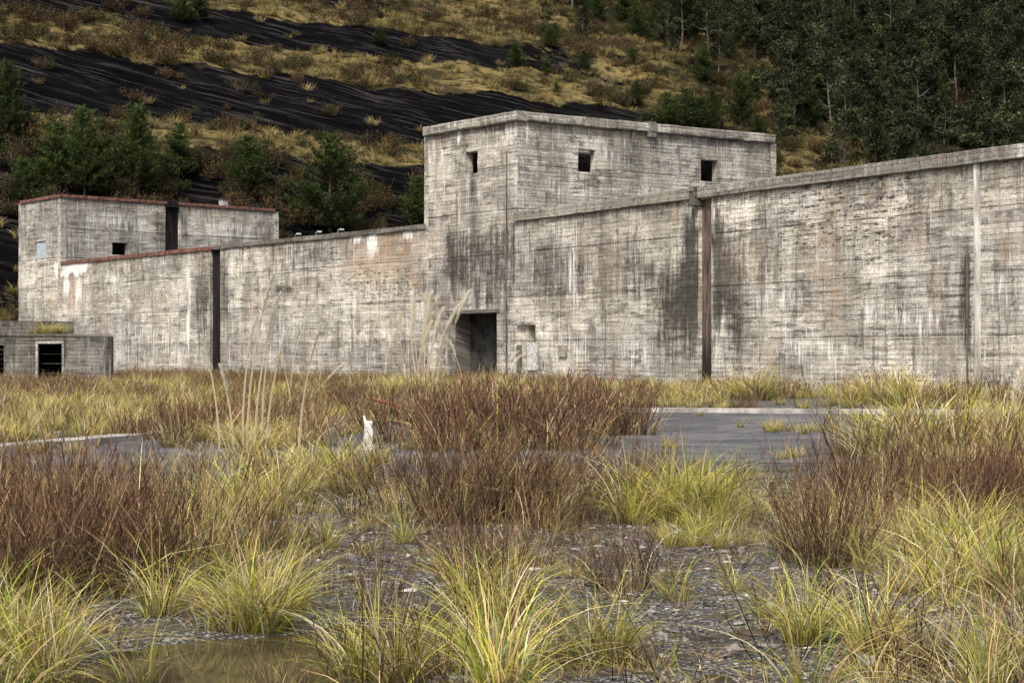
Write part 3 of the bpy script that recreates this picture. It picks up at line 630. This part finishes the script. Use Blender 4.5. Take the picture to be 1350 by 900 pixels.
def pampas(L,name,leafn=140,lh=1.3,lr=.4,thick=1.,sw=.03):
    P=[]; 
    if leafn: P.append(tuft(leafn,lh,lr,.02,[4,5,2,1.5,.5,.5],.9,5))
    ST=np.array([[.80,.69,.47]])
    for (x,y,h,az,lean) in L:
        b=np.array([[x,y,0.]]); A=lambda v:np.array([v])
        P.append(strips(b,A(az),A(h),A(lean),A(.12),A(sw),8,ST,root=.9,waz=A(1.57))); P.append(strips(b,A(az),A(h),A(lean),A(.12),A(sw),8,ST,waz=A(0.),root=.9))
        m=620; t=R.uniform(.68,1.,m); hor=(lean*t+.12*t**2.2)*h; ver=h*(t-.42*.12*t**3)
        bb=np.stack([x+math.cos(az)*hor,y+math.sin(az)*hor,ver],1); ln=thick*h*.085*np.sin(np.clip((t-.64)/.40,0,1)*np.pi)**.6*R.uniform(.5,1.1,m)+.02
        P.append(strips(bb,az+R.normal(0,1.5,m),ln,R.uniform(.1,.35,m),R.uniform(0,.4,m),np.full(m,.02),3,pal(m,[(.93,.88,.76),(.82,.74,.57),(.95,.92,.84)],[1,.6,1],.08),root=.9))
    V,Q,C=join(P); return mesh(name,V,Q,M_plume,col=C)
x,y=G(560,524); L=[(R.normal(0,.5),R.normal(0,.3),R.uniform(2.6,4.1),R.uniform(-.6,.6),R.uniform(-.28,.35)) for i in range(16)]
obj('pampas_grass',pampas(L,'pampas_grass',300,1.6,.7),loc=(x,y,0))
x,y=G(325,600); obj('pampas_grass',pampas([(0,0,3.,0,.02),(.1,.1,2.7,.4,.04),(-.1,.3,2.3,.3,-.03),(.3,0,2.1,0,.05),(-.2,0,1.5,3,.04),(.22,.2,2.5,0,-.02),(.7,1.,2.2,0,.05),(-.6,1.,2.0,3,.04)],'pampas_grass',60,.8,.3,.4,.034),loc=(x,y,0))
x,y=G(395,540); obj('pampas_grass',pampas([(0,0,1.3,0,.85),(-.3,.5,1.7,3.,.1)],'pampas_grass',80,.9,.4),loc=(x,y,0))
x,y=G(650,516); obj('pampas_grass',pampas([(0,0,1.8,0,.5),(.3,.2,1.6,.4,.5),(-1.2,.2,2.3,3.,.2)],'pampas_grass',180,1.4,.6),loc=(x,y,0))
x,y=G(485,516); obj('pampas_grass',pampas([(0,0,3.6,0,.02),(.6,.2,2.8,.4,.1)],'pampas_grass',60,.9,.3,.6),loc=(x,y,0))
x,y=G(420,530); obj('pampas_grass',pampas([(0,0,3.0,0,.03),(-1.,.2,2.4,.4,.05),(1.1,.2,2.1,3.,.05)],'pampas_grass',60,.9,.3,.35,.03),loc=(x,y,0))
x,y=G(1315,640); obj('pampas_grass',pampas([(0,0,1.5,0,.1)],'pampas_grass',60,.9,.3),loc=(x,y,0))
P=[(XY(68+R.normal(0,10),89)[0],88.6+R.uniform(0,1.5),zH+.15) for i in range(9)]; scatter('roof_grass',P,cF,R.uniform(.7,1.1,9))
# fallen straw litter
n=32000; x,d,px,py=cand(n,6.4,22); kp=(fbm(x/.8,d/.8,91,3)>.43)&~inpud(x,d); x,d=x[kp],d[kp]; n=len(x)
V,Q,C=strips(np.stack([x,d,np.zeros(n)],1),R.uniform(0,6.28,n),R.uniform(.05,.26,n),R.uniform(.7,1.,n),R.uniform(0,.5,n),R.uniform(.004,.009,n),3,pal(n,[(.55,.42,.20),(.35,.24,.11),(.18,.10,.05),(.68,.57,.34)],[3,3,3,1.5]),root=.9)
V[:,2]=gz(V[:,0],V[:,1])+.006+np.abs(V[:,2])*.14
obj('dead_grass_litter',mesh('dead_grass_litter',V,Q,M_grass,col=C))
# ---------------------------------------------------------------- gravel stones
t_=(1+5**.5)/2; ico=np.array([(-1,t_,0),(1,t_,0),(-1,-t_,0),(1,-t_,0),(0,-1,t_),(0,1,t_),(0,-1,-t_),(0,1,-t_),(t_,0,-1),(t_,0,1),(-t_,0,-1),(-t_,0,1)])/1.9
icf=np.array([(0,11,5),(0,5,1),(0,1,7),(0,7,10),(0,10,11),(1,5,9),(5,11,4),(11,10,2),(10,7,6),(7,1,8),(3,9,4),(3,4,2),(3,2,6),(3,6,8),(3,8,9),(4,9,5),(2,4,11),(6,2,10),(8,6,7),(9,8,1)])
n=40000; x,d,px,py=cand(n,6.5,22); keep=(fbm(x/.5,d/.5,61,4)+.16*np.clip(blob(px,py,BARE),0,1)>.51)&~inpud(x,d); x,d=x[keep],d[keep]; n=len(x)
sz=.009*np.exp(R.normal(0,.6,n)); sz=np.clip(sz,.005,.045)
V=ico[None]*R.uniform(.5,1.5,(n,12,1))*np.stack([sz*R.uniform(.8,2.2,n),sz*R.uniform(.8,1.5,n),sz*R.uniform(.2,.5,n)],1)[:,None,:]
a=R.uniform(0,6.28,n); ca,sa=np.cos(a)[:,None],np.sin(a)[:,None]
V=np.stack([V[...,0]*ca-V[...,1]*sa+x[:,None],V[...,0]*sa+V[...,1]*ca+d[:,None],V[...,2]+gz(x,d)[:,None]+sz[:,None]*.2],-1).reshape(-1,3)
Q=(icf[None]+np.arange(n)[:,None,None]*12).reshape(-1,3)
gc=pal(n,[(.05,.047,.044),(.15,.142,.13),(.34,.325,.30),(.52,.50,.47),(.14,.10,.07)],[4.5,4,2.8,1.2,1.6]); C=np.repeat(gc,12,0)
k=NT('stones',.45,.4); k.col(k.attr('Col')['Color']); k.bump(k.noise(k.coord('Object'),60.,3.),.4,.005)
obj('gravel',mesh('gravel',V,Q,k.m,col=C))
m=MB()
for px,py,s in ((1040,805,.13),(1065,812,.08),(1235,832,.2),(880,835,.1),(470,745,.1),(700,735,.12),(960,850,.07),(1150,870,.12),(830,720,.12),(560,800,.07)):
    x,y=G(px,py); a=R.uniform(0,3); m.box((x,y,float(gz(x,y))-.02),(s*math.cos(a),s*math.sin(a),.01),(-s*.7*math.sin(a),s*.7*math.cos(a),.02),(0,0,s*.35),s*.12)
m.make('rocks',simple('pale_rock',(.15,.14,.13),(.38,.37,.35),9.),None,.012)
# bollard & barrier
m=MB(); x,y=G(486,593); R.seed(3)
m.box((x-.12,y-.1,-.1),(.24,0,0),(0,.22,0),(0,0,.2),.01); m.box((x-.085,y-.08,.1),(.16,.01,0),(0,.16,0),(.012,0,.26),.01); m.box((x-.06,y-.07,.361),(.13,.01,-.02),(0,.14,0),(.0,0,.13),.02); m.tube([(x-.05,y,.45),(x-.075,y,.58)],[.03,.02],6); m.make('concrete_bollard',M_white,None,.012)
m=MB(); x,y=G(505,584); 
m.tube([(x-.25,y,.80),(x+.3,y+.1,.64)],[.013,.013],8); m.tube([(x+.02,y,0),(x+.04,y,.82)],[.013,.013],8); m.tube([(x+.35,y+.3,0),(x+.2,y+.1,.68)],[.013,.013],8); m.make('red_metal_barrier',M_red)

# ================================================================ HILL VEGETATION
def hs(n,s0,s1,n0,n1): 
    s=R.uniform(s0,s1,n); q=R.uniform(n0,n1,n); z,ro=hill(s,q); return s,q,z,ro
def hx(s,q,z): return np.stack([SV[0]*s+NV[0]*q,SV[1]*s+NV[1]*q,z-.05],1)
s,q,z,ro=hs(18000,-20,300,150,330); m=pick(np.where(ro+1.1*(fbm(s/6,q/6,71,3)-.5)>.5,.03,.75)*np.clip(fbm(s/14,q/14,72,3)*3.4-.9,.08,1)*np.where(s>215,.25,1)); scatter('hillside_grass',hx(s[m],q[m],z[m]),cH,R.uniform(.5,1.3,m.sum()))
s,q,z,ro=hs(13000,-20,400,186,420); m=pick(np.where(ro>.6,.08,.66)*np.clip(fbm(s/12,q/12,73,3)*4-1.3,.08,1)); scatter('hillside_shrubs',hx(s[m],q[m],z[m]),cHB,R.uniform(.35,1.35,m.sum()))
s,q,z,ro=hs(1700,-20,190,150,186); m=pick(np.clip(fbm(s/8,q/8,75,3)*5-2.1,.03,1)); scatter('hill_foot_shrubs',hx(s[m],q[m],z[m]),cHB,R.uniform(.6,1.4,m.sum()))
def pine(H,W,seed):
    R.seed(seed); m=MB(); pts=[(R.normal(0,.04),R.normal(0,.04),H*i/8-.3*(i==0)) for i in range(9)]; m.tube(pts,[.16*H/8*(1-i/8.6) for i in range(9)],7)
    P=[]; nw=int(H*2.8)
    for i in range(nw):
        t=.06+.91*i/nw; prof=min(1,(t+.05)/.22)**.7*(1-t)**.75*1.35+.05
        for j in range(R.randint(5,9)):
            az=R.uniform(0,6.28); L=W*.5*prof*R.uniform(.6,1.15); z0=t*H; up=.3+.5*t
            e=np.array([math.cos(az)*L,math.sin(az)*L,z0+L*up]); m.tube([(0,0,z0),(e[0]*.5,e[1]*.5,z0+L*up*.4),tuple(e)],[.035,.022,.01],3,False)
            nc=max(2,int(L/.26))
            for c in range(nc):
                f=(c+1.)/nc; 
                if f<.2: continue
                cc=np.array([e[0]*f,e[1]*f,z0+L*up*f*f])+R.normal(0,.10,3); nn=18
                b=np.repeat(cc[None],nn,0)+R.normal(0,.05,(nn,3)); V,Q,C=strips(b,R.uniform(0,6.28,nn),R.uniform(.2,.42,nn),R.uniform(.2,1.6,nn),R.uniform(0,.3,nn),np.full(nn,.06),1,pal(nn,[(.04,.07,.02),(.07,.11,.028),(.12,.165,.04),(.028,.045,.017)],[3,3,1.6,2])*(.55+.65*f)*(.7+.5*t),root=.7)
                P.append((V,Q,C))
    V,Q,C=join(P); b=len(m.V); VV=np.concatenate([np.array(m.V),V]); FF=m.F[:]; mi=[0]*len(FF)
    FF+= [[int(a)+b for a in q] for q in Q]; mi+=[1]*len(Q); CC=np.concatenate([np.zeros((b,3)),C])
    return mesh('pine_tree',VV,FF,[M_bark,M_leaf],col=CC,mi=mi)
pv=[pine(8,5.0,101),pine(8,4.2,102),pine(9,6.0,103)]
for px,pyb,hpx,v,wf in ((435,305,132,2,1.1),(327,258,80,0,1.2),(235,236,76,1,1.1),(182,258,122,0,.85),(112,258,118,2,.85),(75,248,90,1,1.1),(145,250,70,0,.8),(12,190,105,2,.8),(552,300,70,1,1.2),(55,262,55,0,1.3),(30,268,60,0,1.2),(880,170,50,0,1.3),(905,175,60,1,1.3),(975,165,70,2,.9),(770,95,30,1,1.2),(680,90,34,0,1.2),(240,30,40,0,1.3),(262,25,44,1,1.3),(725,62,28,0,1.4),(940,165,48,1,1.3),(925,178,50,2,1.3),(840,140,35,1,1.3),(500,60,25,0,1.3),(1000,190,40,1,1.3)):
    x,y,z=raycast(px,pyb); h=hpx*y/F; s=h/(9 if v==2 else 8); obj('pine_tree',pv[v],loc=(x,y,z-.2),rot=R.uniform(0,6),scale=(s*wf,s*wf,s))
def gum(H,seed):
    R.seed(seed); m=MB(); bx_=[(0,0,-.5)]; x=y=0
    for i in range(1,8): x+=R.normal(0,.16);y+=R.normal(0,.16); bx_.append((x,y,H*i/8))
    m.tube(bx_,[.26*(1-i/9) for i in range(8)],6); P=[]
    for i in range(40):
        t=R.uniform(.18,1.0); bi=min(7,int(t*8)); b=np.array(bx_[bi]); az=R.uniform(0,6.28); L=H*.17*(1.2-t)*R.uniform(.5,1.4)+.6
        c=np.array([b[0]+math.cos(az)*L,b[1]+math.sin(az)*L,H*t+L*.25]); m.tube([tuple(b),tuple((b+c)/2+np.array([0,0,-.2])),tuple(c)],[.08,.05,.02],3,False)
        r=R.uniform(.8,1.9); g=R.choice([.5,.8,1.2,1.9])
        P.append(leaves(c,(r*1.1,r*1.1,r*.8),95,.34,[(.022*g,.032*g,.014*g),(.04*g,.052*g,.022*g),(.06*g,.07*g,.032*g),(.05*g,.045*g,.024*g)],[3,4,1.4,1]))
    V,Q,C=join(P); b=len(m.V); VV=np.concatenate([np.array(m.V),V]); FF=m.F[:]; mi=[0]*len(FF); FF+=[[int(a)+b for a in q] for q in Q]; mi+=[1]*len(Q)
    return mesh('forest_tree',VV,FF,[M_barkp,M_leaf],col=np.concatenate([np.zeros((b,3)),C]),mi=mi)
cT=coll('forest_trees')
for i in range(4): o=bpy.data.objects.new(f'forest_tree_{i}',gum(14+i*2,200+i)); cT.objects.link(o)
for i in range(2): o=bpy.data.objects.new(f'forest_zpine_{i}',pv[i]); o.scale=(1.7,)*3; cT.objects.link(o)
R.seed(9)
s=R.uniform(120,480,2900); q=R.uniform(158,446,2900); z,ro=hill(s,q)
edge=np.interp(q,[150,200,240,290,340,440],[170,182,194,202,200,172])+22*(fbm(s/20,q/20,81,3)-.5)
m=pick(np.clip((s-edge)/16,0.,1)*.6); m|=pick(np.where((s>edge-38)&(s<edge),.05,0)); scatter('forest',hx(s[m],q[m],z[m]),cT,R.uniform(.45,1.15,m.sum())*np.clip(.45+(s[m]-edge[m]+20)/60,.45,1),.03)

# ================================================================ CAMERA / LIGHT
cd=bpy.data.cameras.new('camera'); co=bpy.data.objects.new('camera',cd); SC.collection.objects.link(co); SC.camera=co
co.location=(0,0,CH); co.rotation_euler=(math.radians(90),0,0); cd.sensor_width=36; cd.lens=36*F/1350; cd.shift_y=17/1350; cd.clip_end=6000; cd.clip_start=.1
w=bpy.data.worlds.new('World'); SC.world=w; w.use_nodes=True; nt=w.node_tree; bg=nt.nodes['Background']
sk=nt.nodes.new('ShaderNodeTexSky'); sk.sky_type='NISHITA'; sk.sun_disc=False
el=math.radians(50); az=math.radians(200)
sk.sun_elevation=el; sk.sun_rotation=az; sk.dust_density=6; sk.air_density=1.; sk.ozone_density=1.
nt.links.new(sk.outputs[0],bg.inputs[0]); bg.inputs[1].default_value=.15
sd=bpy.data.lights.new('sun','SUN'); sd.energy=3.1; sd.angle=math.radians(10); sd.color=(1,.965,.91); so=bpy.data.objects.new('sun',sd); SC.collection.objects.link(so)
dr=Vector((math.sin(az)*math.cos(el),math.cos(az)*math.cos(el),math.sin(el))); so.rotation_euler=dr.to_track_quat('Z','Y').to_euler()
SC.view_settings.view_transform='Standard'; SC.view_settings.look='None'; SC.view_settings.exposure=0
